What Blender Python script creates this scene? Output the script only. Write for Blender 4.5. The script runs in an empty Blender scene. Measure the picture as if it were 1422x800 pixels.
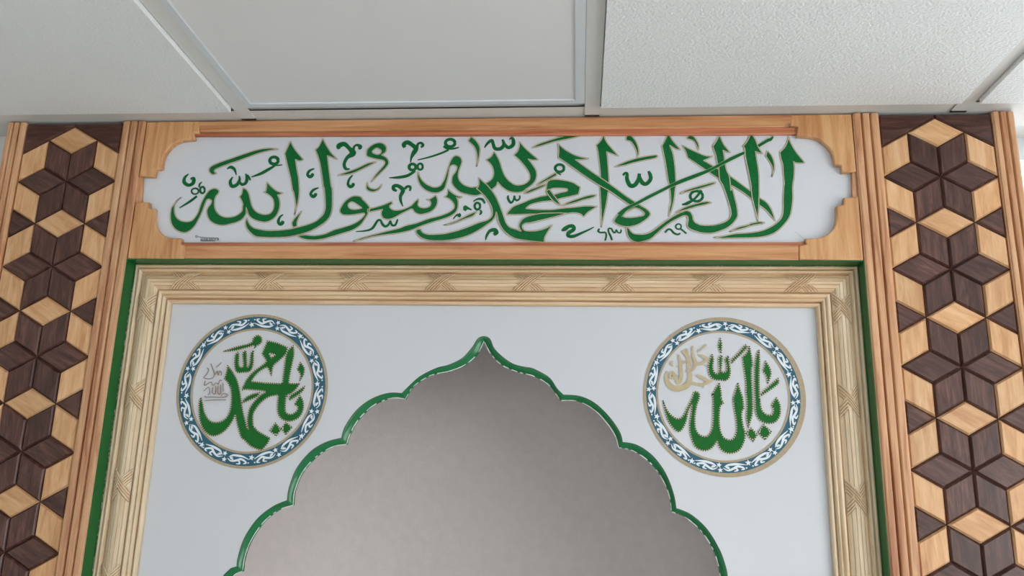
import bpy, bmesh, math, random
from mathutils import Vector, Matrix
random.seed(7)
S = bpy.context.scene
COL = S.collection
PI = math.pi

# ---------------------------------------------------------------- camera
CAM = Vector((0.15720, -1.33817, 1.75))
YAW, PITCH, ROLL, FPX = 0.0806627, 0.2543690, -0.0250158, 1184.17
def rot3(yaw, pitch, roll):
    return Matrix.Rotation(yaw, 3, 'Z') @ Matrix.Rotation(pitch, 3, 'X') @ Matrix.Rotation(roll, 3, 'Y')
RM = rot3(YAW, PITCH, ROLL)
cd = bpy.data.cameras.new('camera'); cam = bpy.data.objects.new('camera', cd); COL.objects.link(cam)
cd.sensor_fit = 'HORIZONTAL'; cd.sensor_width = 36.0; cd.lens = 36.0 * FPX / 1422.0
cd.clip_start = 0.01; cd.clip_end = 100
cam.matrix_world = Matrix.Translation(CAM) @ (RM @ Matrix.Rotation(PI/2, 3, 'X')).to_4x4()
S.camera = cam

# ---------------------------------------------------------------- world, daylight, exposure
W = bpy.data.worlds.new('overcast_sky'); S.world = W; W.use_nodes = True
bg = W.node_tree.nodes['Background']
bg.inputs['Color'].default_value = (0.86, 0.93, 1.0, 1); bg.inputs['Strength'].default_value = 10.0
S.view_settings.view_transform = 'Standard'; S.view_settings.look = 'None'
S.view_settings.gamma = 1.0; S.view_settings.use_curve_mapping = False
S.view_settings.exposure = -1.72
def daylight(name, loc, rot, sx, sy, power, col):
    l = bpy.data.lights.new(name, 'AREA'); l.shape = 'RECTANGLE'; l.size = sx; l.size_y = sy
    l.energy = power; l.color = col
    o = bpy.data.objects.new(name, l); o.location = loc; o.rotation_euler = rot; COL.objects.link(o); return o
# daylight entering by the side window; rear area light added as diffuse frontal fill
daylight('daylight_side_window', (2.03, -1.75, 1.45), (0, PI/2, 0), 1.3, 2.1, 80, (1.0, 0.99, 0.97))
daylight('rear_window_fill', (-0.1, -4.63, 1.45), (PI/2, 0, 0), 3.0, 1.3, 8, (0.93, 0.97, 1.0))

# ---------------------------------------------------------------- pixel to place
def px(x, y, Y):
    d = RM @ Vector(((x - 711.0) / FPX, 1.0, -(y - 400.0) / FPX))
    t = (Y - CAM.y) / d.y
    p = CAM + d * t
    return (p.x, p.z)

# ---------------------------------------------------------------- materials
def new_mat(name):
    m = bpy.data.materials.new(name); m.use_nodes = True
    nt = m.node_tree; b = nt.nodes['Principled BSDF']
    return m, nt, b
def srgb(r, g, b):
    f = lambda c: (c/255/12.92) if c/255 <= 0.04045 else ((c/255+0.055)/1.055)**2.4
    return (f(r), f(g), f(b), 1)
def plain(name, col, rough=0.5, noise=0.0, nscale=60, bump=0.0, bscale=200, metal=0.0, spec=0.5):
    m, nt, b = new_mat(name)
    b.inputs['Roughness'].default_value = rough; b.inputs['Metallic'].default_value = metal
    b.inputs['Specular IOR Level'].default_value = spec
    tc = nt.nodes.new('ShaderNodeTexCoord')
    n = nt.nodes.new('ShaderNodeTexNoise'); n.inputs['Scale'].default_value = nscale; n.inputs['Detail'].default_value = 4
    nt.links.new(tc.outputs['Object'], n.inputs['Vector'])
    r = nt.nodes.new('ShaderNodeValToRGB')
    c0 = [max(0, c*(1-noise)) for c in col[:3]]; c1 = [min(1, c*(1+noise)) for c in col[:3]]
    r.color_ramp.elements[0].color = (*c0, 1); r.color_ramp.elements[1].color = (*c1, 1)
    r.color_ramp.elements[0].position = 0.3; r.color_ramp.elements[1].position = 0.7
    nt.links.new(n.outputs['Fac'], r.inputs['Fac']); nt.links.new(r.outputs['Color'], b.inputs['Base Color'])
    if bump:
        n2 = nt.nodes.new('ShaderNodeTexNoise'); n2.inputs['Scale'].default_value = bscale; n2.inputs['Detail'].default_value = 3
        nt.links.new(tc.outputs['Object'], n2.inputs['Vector'])
        bp = nt.nodes.new('ShaderNodeBump'); bp.inputs['Strength'].default_value = bump; bp.inputs['Distance'].default_value = 0.002
        nt.links.new(n2.outputs['Fac'], bp.inputs['Height']); nt.links.new(bp.outputs['Normal'], b.inputs['Normal'])
    return m
def wood(name, c0, c1, c2, axis='x', scale=1.0, rough=0.42, stretch=14.0, vary=0.12, knots=False):
    """streaky grain running along one local axis; each object gets its own offset and tone"""
    m, nt, b = new_mat(name); N = nt.nodes.new; L = nt.links.new
    tc = N('ShaderNodeTexCoord'); oi = N('ShaderNodeObjectInfo')
    mp = N('ShaderNodeMapping')
    k = {'x': (1, stretch, stretch), 'y': (stretch, 1, stretch), 'z': (stretch, stretch, 1)}[axis]
    mp.inputs['Scale'].default_value = [v*scale for v in k]
    ml = N('ShaderNodeMath'); ml.operation = 'MULTIPLY'; ml.inputs[1].default_value = 37.0
    L(oi.outputs['Random'], ml.inputs[0]); cb = N('ShaderNodeCombineXYZ')
    for i in range(3): L(ml.outputs[0], cb.inputs[i])
    L(cb.outputs[0], mp.inputs['Location']); L(tc.outputs['Object'], mp.inputs['Vector'])
    n1 = N('ShaderNodeTexNoise'); n1.inputs['Scale'].default_value = 2.2; n1.inputs['Detail'].default_value = 6; n1.inputs['Distortion'].default_value = 0.7
    n1.inputs['Roughness'].default_value = 0.6
    L(mp.outputs[0], n1.inputs['Vector'])
    r = N('ShaderNodeValToRGB'); e = r.color_ramp.elements
    e[0].position = 0.30; e[0].color = c0; e[1].position = 0.72; e[1].color = c2
    m1 = e.new(0.5); m1.color = c1
    L(n1.outputs['Fac'], r.inputs['Fac'])
    n2 = N('ShaderNodeTexNoise'); n2.inputs['Scale'].default_value = 11; n2.inputs['Detail'].default_value = 3
    L(mp.outputs[0], n2.inputs['Vector'])
    mr = N('ShaderNodeMapRange'); mr.inputs[3].default_value = 0.86; mr.inputs[4].default_value = 1.12
    L(n2.outputs['Fac'], mr.inputs[0])
    mr2 = N('ShaderNodeMapRange'); mr2.inputs[3].default_value = 1-vary; mr2.inputs[4].default_value = 1+vary
    L(oi.outputs['Random'], mr2.inputs[0])
    mm = N('ShaderNodeMath'); mm.operation = 'MULTIPLY'; L(mr.outputs[0], mm.inputs[0]); L(mr2.outputs[0], mm.inputs[1])
    hs = N('ShaderNodeHueSaturation'); L(mm.outputs[0], hs.inputs['Value']); L(r.outputs['Color'], hs.inputs['Color'])
    out = hs.outputs['Color']
    if knots:
        mk = N('ShaderNodeMapping'); kk = {'x': (.5, 1, 1), 'y': (1, .5, 1), 'z': (1, 1, .5)}[axis]
        mk.inputs['Scale'].default_value = kk; L(tc.outputs['Object'], mk.inputs['Vector'])
        vo = N('ShaderNodeTexVoronoi'); vo.inputs['Scale'].default_value = 11
        L(mk.outputs[0], vo.inputs['Vector'])
        kr = N('ShaderNodeValToRGB'); kr.color_ramp.elements[0].position = 0.03; kr.color_ramp.elements[0].color = (1, 1, 1, 1)
        kr.color_ramp.elements[1].position = 0.10; kr.color_ramp.elements[1].color = (0, 0, 0, 1)
        L(vo.outputs['Distance'], kr.inputs['Fac'])
        mx = N('ShaderNodeMixRGB'); mx.inputs[2].default_value = (0.07, 0.022, 0.01, 1)
        L(kr.outputs['Color'], mx.inputs[0]); L(out, mx.inputs[1]); out = mx.outputs[0]
    L(out, b.inputs['Base Color'])
    b.inputs['Roughness'].default_value = rough
    bp = N('ShaderNodeBump'); bp.inputs['Strength'].default_value = 0.08; bp.inputs['Distance'].default_value = 0.001
    L(n2.outputs['Fac'], bp.inputs['Height']); L(bp.outputs['Normal'], b.inputs['Normal'])
    return m

M = {}
M['dark'] = wood('walnut_tile_wood', srgb(54, 31, 27), srgb(80, 49, 41), srgb(110, 75, 63), 'x', 9, 0.33, 7, 0.20)
M['light'] = wood('ash_tile_wood', srgb(192, 138, 92), srgb(214, 164, 116), srgb(228, 186, 142), 'x', 5, 0.40, 7, 0.10)
M['trim'] = wood('varnished_pine_upright', srgb(162, 100, 66), srgb(204, 152, 110), srgb(226, 184, 142), 'z', 2.2, 0.40, 16, 0.06)
M['rail'] = wood('varnished_pine_rail', srgb(176, 110, 68), srgb(206, 146, 98), srgb(222, 170, 120), 'x', 2.2, 0.40, 22, 0.06, True)
M['lip'] = wood('red_pine_lip', srgb(160, 84, 54), srgb(190, 116, 80), srgb(212, 146, 104), 'x', 2.2, 0.42, 22, 0.06)
M['bracket'] = wood('varnished_pine_bracket', srgb(184, 124, 76), srgb(210, 156, 104), srgb(224, 178, 126), 'z', 2.4, 0.40, 14, 0.06)
M['frame_z'] = wood('raw_beech_upright', srgb(204, 176, 140), srgb(222, 198, 164), srgb(236, 216, 186), 'z', 2.5, 0.55, 18, 0.03)
M['frame_x'] = wood('raw_beech_rail', srgb(204, 168, 128), srgb(222, 190, 152), srgb(234, 208, 172), 'x', 2.5, 0.55, 18, 0.03)
M['groove'] = plain('carved_groove_shadow_wood', srgb(150, 104, 66), 0.7, 0.1)  # shade between the carved ridges, painted in as brown strips
M['board'] = plain('dark_backing_board', srgb(46, 28, 22), 0.7, 0.2)
M['banner'] = plain('glossy_white_banner', srgb(214, 216, 220), 0.28, 0.015, 6)
M['panel'] = plain('satin_white_arch_panel', srgb(210, 211, 214), 0.26, 0.012, 5)
M['green'] = plain('emerald_foil_lettering', srgb(0, 102, 46), 0.34, 0.20, 420, spec=0.25)
M['green2'] = plain('leaf_green_lettering', srgb(22, 102, 36), 0.5, 0.08, 300, spec=0.2)
M['gpaint'] = plain('dark_green_gloss_paint', srgb(14, 100, 44), 0.30, 0.06, 40)
M['arch'] = plain('green_gloss_arch_paint', srgb(18, 112, 60), 0.22, 0.06, 50)
M['gold'] = plain('gold_outline_paint', srgb(206, 194, 156), 0.45, 0.12, 200)
M['goldline'] = plain('gold_ring_paint', srgb(172, 154, 124), 0.45, 0.10, 200)
M['ink'] = plain('dark_outline_ink', srgb(52, 56, 46), 0.5, 0.1, 100)
M['dot'] = plain('black_dot_ink', srgb(18, 20, 22), 0.5, 0.05, 100)
M['teal'] = plain('teal_blue_band_paint', srgb(34, 92, 112), 0.45, 0.08, 80)
M['white'] = plain('white_ornament_paint', srgb(228, 236, 240), 0.5, 0.02, 80)
M['tan'] = plain('tan_small_lettering', srgb(192, 174, 136), 0.5, 0.05, 80)
M['brown'] = plain('brown_small_lettering', srgb(150, 132, 116), 0.5, 0.05, 80)
M['chip'] = plain('bare_white_paint_edge', srgb(214, 216, 212), 0.6, 0.1, 300)
M['wallp'] = plain('matt_white_wall_paint', srgb(214, 212, 206), 0.8, 0.02, 8, 0.05, 160)
M['niche'] = plain('grey_textured_niche_paper', srgb(214, 204, 200), 0.85, 0.03, 60, 0.25, 320)
M['tile'] = plain('textured_mineral_ceiling_tile', srgb(236, 238, 237), 0.9, 0.02, 300, 0.9, 260)
M['tee'] = plain('grey_white_ceiling_tee', srgb(218, 217, 212), 0.5, 0.01, 20)
M['diff'] = plain('smooth_white_light_diffuser', srgb(230, 229, 228), 0.45, 0.005, 6)
M['lframe'] = plain('white_light_panel_frame', srgb(214, 219, 222), 0.35, 0.01, 20)
M['slot'] = plain('dark_tee_gap', srgb(50, 38, 32), 0.8, 0.1)
M['carpet'] = plain('pale_grey_carpet', srgb(200, 202, 200), 0.95, 0.15, 220, 0.6, 400)
M['pvc'] = plain('white_window_frame_plastic', srgb(236, 238, 238), 0.4, 0.01, 20)
g, nt, b = new_mat('clear_window_glass')
tr = nt.nodes.new('ShaderNodeBsdfTransparent'); gl = nt.nodes.new('ShaderNodeBsdfGlossy'); gl.inputs['Roughness'].default_value = 0.02
mx = nt.nodes.new('ShaderNodeMixShader'); mx.inputs[0].default_value = 0.06
nt.links.new(tr.outputs[0], mx.inputs[1]); nt.links.new(gl.outputs[0], mx.inputs[2])
nt.links.new(mx.outputs[0], nt.nodes['Material Output'].inputs['Surface']); M['glass'] = g

# ---------------------------------------------------------------- building helpers
def link(name, me, parent=None, loc=None):
    o = bpy.data.objects.new(name, me); COL.objects.link(o)
    if parent: o.parent = parent
    if loc: o.location = loc
    return o
def mesh(name, V, F, mats, parent=None, smooth=False, loc=None, mi=None):
    me = bpy.data.meshes.new(name); me.from_pydata(V, [], F); me.validate()
    for m in (mats if isinstance(mats, (list, tuple)) else [mats]): me.materials.append(m)
    if mi:
        for p, i in zip(me.polygons, mi): p.material_index = i
    if smooth:
        for p in me.polygons: p.use_smooth = True
    return link(name, me, parent, loc)
def box_vf(x0, x1, y0, y1, z0, z1):
    V = [(x, y, z) for x in (x0, x1) for y in (y0, y1) for z in (z0, z1)]
    F = [(0, 1, 3, 2), (4, 6, 7, 5), (0, 4, 5, 1), (2, 3, 7, 6), (0, 2, 6, 4), (1, 5, 7, 3)]
    return V, F
def box(name, b, mat, parent=None):
    V, F = box_vf(*b); return mesh(name, V, F, mat, parent)
def boxes(name, bs, mat, parent=None):
    V, F = [], []
    for b in bs:
        v, f = box_vf(*b); n = len(V); V += v; F += [tuple(i+n for i in q) for q in f]
    return mesh(name, V, F, mat, parent)
def empty(name, loc=(0, 0, 0)):
    o = bpy.data.objects.new(name, None); o.empty_display_size = 0.1; o.location = loc; COL.objects.link(o); return o
def tag(o, label=None, cat=None, group=None, kind=None):
    if label: o['label'] = label
    if cat: o['category'] = cat
    if group: o['group'] = group
    if kind: o['kind'] = kind
    return o

# smooth closed outlines: "@x,y,s" picks the crop a point was read from, "*" marks a sharp corner, "|" starts a hole
CROP = 9.409
def parse(txt):
    loops, cur, ox, oy, s = [], [], 0, 0, CROP
    for t in txt.split():
        if t == '|': loops.append(cur); cur = []; continue
        if t[0] == '@':
            a = [float(v) for v in t[1:].split(',')]; ox, oy = a[0], a[1]; s = a[2] if len(a) > 2 else CROP; continue
        c = t.endswith('*'); a = [float(v) for v in t.rstrip('*').split(',')]
        w = a[2] / s if len(a) > 2 else None
        q = (ox + a[0]/s, oy + a[1]/s, c if w is None else w)
        if w is None and cur and math.hypot(q[0]-cur[-1][0], q[1]-cur[-1][1]) < 0.9:
            if c: cur[-1] = q
            continue
        cur.append(q)
    loops.append(cur); return loops
def cr(p0, p1, p2, p3, t):
    return tuple(0.5*((2*b) + (c-a)*t + (2*a-5*b+4*c-d)*t*t + (3*b-a-3*c+d)*t**3) for a, b, c, d in zip(p0, p1, p2, p3))
def smooth_loop(pts, n=5):
    out = []; N = len(pts)
    for i in range(N):
        p1, p2 = pts[i], pts[(i+1) % N]
        p0 = p1 if p1[2] else pts[i-1]
        p3 = p2 if p2[2] else pts[(i+2) % N]
        if p1[2] and p2[2]: out.append(p1[:2]); continue
        for k in range(n): out.append(cr(p0[:2], p1[:2], p2[:2], p3[:2], k/n))
    return out
def smooth_path(pts, n=6):
    out = []; N = len(pts)
    for i in range(N-1):
        p0, p1, p2, p3 = pts[max(0, i-1)], pts[i], pts[i+1], pts[min(N-1, i+2)]
        for k in range(n): out.append(cr(p0, p1, p2, p3, k/n))
    out.append(pts[-1]); return out
def filled(loops, depth, y):
    """mesh of flat closed outlines (x,z), front face at y-depth, back at y"""
    cu = bpy.data.curves.new('tmp', 'CURVE'); cu.dimensions = '2D'; cu.fill_mode = 'BOTH'; cu.extrude = depth/2
    for lp in loops:
        sp = cu.splines.new('POLY'); sp.points.add(len(lp)-1); sp.use_cyclic_u = True
        for q, (a, b) in zip(sp.points, lp): q.co = (a, b, 0, 1)
    ob = bpy.data.objects.new('tmp', cu); COL.objects.link(ob)
    dg = bpy.context.evaluated_depsgraph_get(); dg.update()
    me = bpy.data.meshes.new_from_object(ob.evaluated_get(dg))
    bpy.data.objects.remove(ob); bpy.data.curves.remove(cu)
    for v in me.vertices: v.co = (v.co.x, y - depth/2 - v.co.z, v.co.y)
    me.materials.clear(); return me
def strip(path, widths, y, closed=False, slope=0.0):
    """flat ribbon along (x,z) path facing the room; returns V,F"""
    V, F = [], []; N = len(path)
    for i, p in enumerate(path):
        a = path[(i-1) % N] if (closed or i > 0) else p
        b = path[(i+1) % N] if (closed or i < N-1) else p
        dx, dz = b[0]-a[0], b[1]-a[1]; l = math.hypot(dx, dz) or 1e-9
        w = (widths[i] if isinstance(widths, (list, tuple)) else widths)/2
        nx, nz = -dz/l*w, dx/l*w
        yy = y - slope*i/N
        V += [(p[0]+nx, yy, p[1]+nz), (p[0]-nx, yy, p[1]-nz)]
    for i in range(N if closed else N-1):
        j = (i+1) % N; F.append((2*i, 2*i+1, 2*j+1, 2*j))
    return V, F
PX = 0.00121
def join(parts):
    V, F, I = [], [], []
    for (v, f), k in parts:
        n = len(V); V += v; F += [tuple(i+n for i in q) for q in f]; I += [k]*len(f)
    return V, F, I
def outline(parent, loops, y, wd=1.8, wg=1.05, name='gold_outline', mats=None):
    P = []
    for lp in loops:
        P.append((strip(lp, wd*PX, y-0.0001, True), 1)); P.append((strip(lp, wg*PX, y-0.0002, True), 0))
    V, F, I = join(P)
    return mesh(name, V, F, mats or [M['gold'], M['ink']], parent, mi=I)
def letter(parent, txt, y, mat, name='letter_stroke', outl=True):
    loops = [[px(a, b, y) for a, b in smooth_loop(lp)] for lp in parse(txt)]
    me = filled(loops, 0.0005, y); me.materials.append(mat); o = link(name, me, parent)
    if outl: outline(o, loops, y-0.0005)
    return o, loops
def brush(parent, txt, y, mat, name='letter_mark', outl=True, edge='ink'):
    """variable width pen strokes: x,y,width points, strokes separated by |, ring = centre and radii with 'o'"""
    P, Q = [], []
    for lp in parse(txt):
        sm = smooth_path([(a, b, w) for a, b, w in lp]) if len(lp) > 1 else [(lp[0][0], lp[0][1], lp[0][2])]*2
        path = [px(a, b, y) for a, b, w in sm]; wd = [max(0.25, w)*PX for a, b, w in sm]
        P.append((strip(path, wd, y-0.0006-0.00008*len(P), slope=0.00008), 0))
        Q.append((strip(path, [v+0.8*PX for v in wd], y-0.0003-0.00002*len(Q), slope=0.00002), 0))
    V, F, I = join(P); o = mesh(name, V, F, mat, parent)
    if outl:
        V, F, I = join(Q); mesh('gold_outline', V, F, M[edge], o)
    return o
def ringtxt(x0, y0, cx, cy, rx, ry, w, s=CROP):
    return '@%g,%g,%g ' % (x0, y0, s) + ' '.join('%.1f,%.1f,%g' % (cx+rx*math.cos(a*PI/6), cy+ry*math.sin(a*PI/6), w) for a in range(13))

# ---------------------------------------------------------------- layout numbers (metres)
ZC = 2.402                      # underside of ceiling grid
YW = 0.060                      # room face of front wall
XL, XR, YB = -2.20, 1.95, -4.50  # room
WO, HO, WI, HI = 0.6083, 2.1458, 0.5395, 2.0785   # carved frame outer / inner half width and height
YP = 0.042                      # white arch panel face
YBAN = 0.012                    # white banner face
NX, NZ = 0.46, 2.16             # niche opening in the wall
WX0, WX1, WZ0, WZ1 = 0.868, 1.72, 0.85, 2.455     # window beside the mihrab
T = 0.24

# ---------------------------------------------------------------- room
tag(box('floor', (XL-T, XR+T, YB-T, 0.75, -0.1, 0), M['carpet']), kind='structure')
tag(boxes('wall_front', [(XL-T, -NX, YW, YW+T, 0, 2.6), (-NX, NX, YW, YW+T, NZ, 2.6), (NX, WX0, YW, YW+T, 0, 2.6),
    (WX0, WX1, YW, YW+T, 0, WZ0), (WX0, WX1, YW, YW+T, WZ1, 2.6), (WX1, XR+T, YW, YW+T, 0, 2.6)], M['wallp']), kind='structure')
tag(box('wall_left', (XL-T, XL, YB, YW, 0, 2.6), M['wallp']), kind='structure')
tag(boxes('wall_right', [(XR, XR+T, -0.60, YW, 0, 2.6), (XR, XR+T, YB, -2.9, 0, 2.6), (XR, XR+T, -2.9, -0.60, 0, 0.75), (XR, XR+T, -2.9, -0.60, 2.15, 2.6)], M['wallp']), kind='structure')
tag(boxes('wall_rear', [(XL-T, -1.7, YB-T, YB, 0, 2.6), (1.5, XR+T, YB-T, YB, 0, 2.6), (-1.7, 1.5, YB-T, YB, 0, 0.75), (-1.7, 1.5, YB-T, YB, 2.15, 2.6)], M['wallp']), kind='structure')
def window(name, p0, p1, axis, at, mull):
    """frame with panes in a wall opening; axis 'x' runs along X at y=at, 'y' runs along Y at x=at"""
    a0, z0 = p0; a1, z1 = p1; f = 0.045
    def bb(u0, u1, d0, d1, za, zb):
        return (u0, u1, at+d0, at+d1, za, zb) if axis == 'x' else (at+d0, at+d1, u0, u1, za, zb)
    root = empty(name, (0, 0, 0)); tag(root, kind='structure')
    boxes('window_frame', [bb(a0, a0+f, 0, .05, z0, z1), bb(a1-f, a1, 0, .05, z0, z1), bb(a0+f, a1-f, 0, .05, z0, z0+f), bb(a0+f, a1-f, 0, .05, z1-f, z1)], M['pvc'], root)
    n = mull; w = (a1-a0-2*f-(n-1)*f)/n
    for i in range(n):
        u = a0+f+i*(w+f)
        box('pane', bb(u, u+w, .022, .026, z0+f, z1-f), M['glass'], root)
        if i < n-1: box('mullion', bb(u+w, u+w+f, 0, .05, z0+f, z1-f), M['pvc'], root)
    box('window_sill', bb(a0, a1, .05, .10, z0, z0+.02) if axis != 'x' else bb(a0, a1, -.05, 0, z0, z0+.02), M['pvc'], root)
    return root
window('window_1', (WX0, WZ0), (WX1, WZ1), 'x', YW+0.16, 1)
window('window_2', (-2.9, 0.75), (-0.60, 2.15), 'y', XR+0.10, 2)
window('window_3', (-1.7, 0.75), (1.5, 2.15), 'x', YB-0.16, 3)

# niche: a rounded recess behind the arched panel
V, F = [], []; n = 48
for i in range(n+1):
    a = PI*i/n; x, y = -NX*math.cos(a), YW+0.03+0.31*math.sin(a)**.7
    V += [(x, y, 0), (x, y, NZ)]
V = [(-NX, YW-0.004, 0), (-NX, YW-0.004, NZ)] + V + [(NX, YW-0.004, 0), (NX, YW-0.004, NZ)]
m = len(V)//2
F = [(2*i, 2*i+2, 2*i+3, 2*i+1) for i in range(m-1)] + [tuple(2*i+1 for i in range(m))]
tag(mesh('wall_niche', V, F, M['niche'], smooth=True), kind='structure')

# ---------------------------------------------------------------- ceiling grid
ceil = tag(box('ceiling', (XL-T, XR+T, YB-T, 0.4, 2.46, 2.6), M['wallp']), kind='structure')
P0 = 0.1785; HW = 0.0125
xs = [P0 + 0.6*k for k in range(-4, 4) if XL < P0+0.6*k < XR]
ys = [-0.645 - 0.6*k for k in range(7) if -0.645-0.6*k > YB+0.05]
YF = -0.034                                    # front edge of the wall angle
for x in xs:
    boxes('main_tee', [(x-HW, x+HW, YB, -0.006, ZC, ZC+.002), (x-.001, x+.001, YB, -0.006, ZC+.002, ZC+.035)], M['tee'], ceil)
    box('tee_end_gap', (x-HW, x+HW, -0.006, -0.001, ZC-.0008, ZC+.0012), M['slot'], ceil)
edges = [XL] + xs + [XR]
rows = [YF] + ys + [YB]
for a, b in zip(edges, edges[1:]):
    for y in ys:
        boxes('cross_tee', [(a+HW, b-HW, y-HW, y+HW, ZC, ZC+.002), (a+HW, b-HW, y-.001, y+.001, ZC+.002, ZC+.035)], M['tee'], ceil)
boxes('wall_angle', [(XL, XR, YF+0.0, 0.0585, ZC+.0022, ZC+.0036), (XL, XR, YF, YF+.0022, ZC+.0022, ZC+.012)], M['tee'], ceil)
def ceil_tile(a, b, y0, y1):
    # tegular tile: the face hangs a little below the grid, with a stepped edge
    d = 0.0085
    boxes('ceiling_tile', [(a, b, y0, y1, ZC-d, ZC+.004), (a-.006, b+.006, y0-.006, y1+.006, ZC+.004, ZC+.016)], M['tile'], ceil)
for i, (a, b) in enumerate(zip(edges, edges[1:])):
    for j, (y1, y0) in enumerate(zip(rows, rows[1:])):
        x0 = a + (HW+.0015 if i else .012); x1 = b - (HW+.0015 if i < len(edges)-2 else .012)
        yy0 = y0 + (HW+.0015 if y0 != YB else .012); yy1 = (y1-(HW+.0015)) if j else -0.0475
        if abs((a+b)/2 - (P0-0.3)) < 0.05 and j == 0:
            lp = empty('ceiling_light_panel', ((x0+x1)/2, (yy0+yy1)/2, ZC)); ox, oy = lp.location.x, lp.location.y
            hx, hy = (x1-x0)/2+.001, (yy1-yy0)/2+.001; yt = hy-.002; f = .0118
            boxes('panel_frame', [(-hx, -hx+f, -hy, yt, -.0005, .010), (hx-f-.003, hx, -hy, yt, -.0005, .010), (-hx+f, hx-f-.003, yt-f, yt, -.0005, .010), (-hx+f, hx-f-.003, -hy, -hy+f, -.0005, .010)], M['lframe'], lp)
            box('diffuser', (-hx+f, hx-f-.003, -hy+f, yt-f, .0022, .008), M['diff'], lp)
            tag(lp, 'smooth square light panel, switched off, set among the rough white ceiling tiles', 'light panel')
        else: ceil_tile(x0, x1, yy0, yy1)

# ---------------------------------------------------------------- star mosaic uprights
s = 0.051978; h = 3**.5/2
def bevel_piece(name, pts, mat):
    """a raised wooden tile: flat face, chamfered edge, local xy outline, z toward the room"""
    n = len(pts); cx = sum(p[0] for p in pts)/n; cy = sum(p[1] for p in pts)/n
    def inset(d):
        out = []
        for i in range(n):
            p, a, b = Vector(pts[i]), Vector(pts[i-1]), Vector(pts[(i+1) % n])
            e1 = (p-a).normalized(); e2 = (b-p).normalized()
            n1 = Vector((-e1.y, e1.x)); n2 = Vector((-e2.y, e2.x))
            k = n1 + n2; out.append(p + k * (d / (1 + n1.dot(n2))))
        return out
    V = [(p.x, p.y, -.008) for p in inset(.0005)] + [(p.x, p.y, -.0034) for p in inset(.0006)] + [(p.x, p.y, 0) for p in inset(.0031)]
    F = [tuple(range(2*n, 3*n))]
    for k in (0, n): F += [(k+i, k+(i+1) % n, k+n+(i+1) % n, k+n+i) for i in range(n)]
    me = bpy.data.meshes.new(name); me.from_pydata(V, [], F); me.materials.append(mat); return me
rh = [(0, 0), (s, 0), (1.5*s, h*s), (.5*s, h*s)]
me_rd = bevel_piece('dark_rhomb', rh, M['dark']); me_rl = bevel_piece('light_rhomb', rh, M['light'])
rm_ = [(0, 0), (.5*s, -h*s), (1.5*s, -h*s), (s, 0)]
me_rd2 = bevel_piece('dark_rhomb_mirrored', rm_, M['dark']); me_rl2 = bevel_piece('light_rhomb_mirrored', rm_, M['light'])
me_tr = bevel_piece('dark_triangle', [(0, 0), (s, 0), (.5*s, h*s)], M['dark'])
Z0 = 2.2897; R3 = 3**.5*s; NSTAR = 7
def flute(name, x0, x1, mat, parent, z0, z1, yb, yf, nr=3):
    """upright moulding with rounded ribs"""
    prof = [(x0, yb), (x0, yf+.003)]
    w = (x1-x0)/nr
    for k in range(nr):
        a = x0+k*w; g = .0013
        for t in (0, .06, .15, .35, .5, .65, .85, .94, 1):
            u = abs(2*t-1); prof.append((a+g+(w-2*g)*t, yf + .0016*u**5 + (.0010 if u == 1 else 0)))
        if k < nr-1: prof.append((a+w, yf+.0075))
    prof += [(x1, yf+.003), (x1, yb)]
    V = [(x, y, z) for z in (z0, z1) for x, y in prof]; n = len(prof)
    F = [(i, i+1, n+i+1, n+i) for i in range(n-1)] + [tuple(range(n-1, -1, -1)), tuple(range(n, 2*n))]
    return mesh(name, V, F, mat, parent)
def star_panel(cx, label):
    root = empty('star_mosaic_panel', (cx, 0, 0))
    tag(root, label, 'wood panel', 'star mosaic uprights')
    box('backing_board', (-R3-.002, R3+.002, .0045, YW-.001, 0, ZC-.002), M['board'], root)
    zend = Z0 - (NSTAR-1)*3*s - 1.5*s
    def put(me, x, z, deg, name):
        o = link(name, me, root, (x, 0, z)); o.rotation_euler = (PI/2, -math.radians(deg), 0); return o
    for k in range(NSTAR):
        z = Z0 - 3*s*k
        for m_, a in ((me_rd, -30), (me_rd2, 90), (me_rd, 90), (me_rd, 150), (me_rd2, 270), (me_rd, 270)): put(m_, 0, z, a, 'dark_rhomb_tile')
        put(me_rl, -h*s, z-1.5*s, -30, 'light_rhomb_tile')
        if k == 0: put(me_rl, -h*s, z+1.5*s, -30, 'light_rhomb_tile')
        for m_, x, a in ((me_rl, R3, 90), (me_rl2, R3, 270), (me_rl2, -R3, 90), (me_rl, -R3, 270)): put(m_, x, z, a, 'light_rhomb_tile')
        put(me_tr, h*s, z-1.5*s, -30, 'dark_triangle_tile'); put(me_tr, -h*s, z-1.5*s, 150, 'dark_triangle_tile')
    zt = ZC-.002
    for sg in (1, -1):
        pts = [(0, Z0+2*s), (sg*R3, Z0+s), (sg*R3, zt), (0, zt)]
        if sg < 0: pts = pts[::-1]
        o = link('dark_corner_tile', bevel_piece('dark_corner', [(a, b-Z0) for a, b in pts], M['dark']), root, (0, 0, Z0)); o.rotation_euler = (PI/2, 0, 0)
    box('plinth_board', (-R3, R3, -.001, .0045, 0, zend-1.6*s), M['trim'], root)
    sg = 1 if cx > 0 else -1
    a, b = sorted((sg*(0.8317-abs(cx)), sg*(0.8665-abs(cx))))
    flute('outer_moulding', a, b, M['trim'], root, 0, ZC-.001, YW-.001, -.004)
    a, b = sorted((sg*(0.6100-abs(cx)), sg*(0.6517-abs(cx))))
    flute('inner_moulding', a, b, M['trim'], root, 0, ZC-.001, YW-.019, -.003)
    return root
star_panel(-0.7417, 'upright panel of wooden star tiles beside the round seal with small brown script')
star_panel(0.7417, 'upright panel of wooden star tiles beside the bright window')

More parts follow.
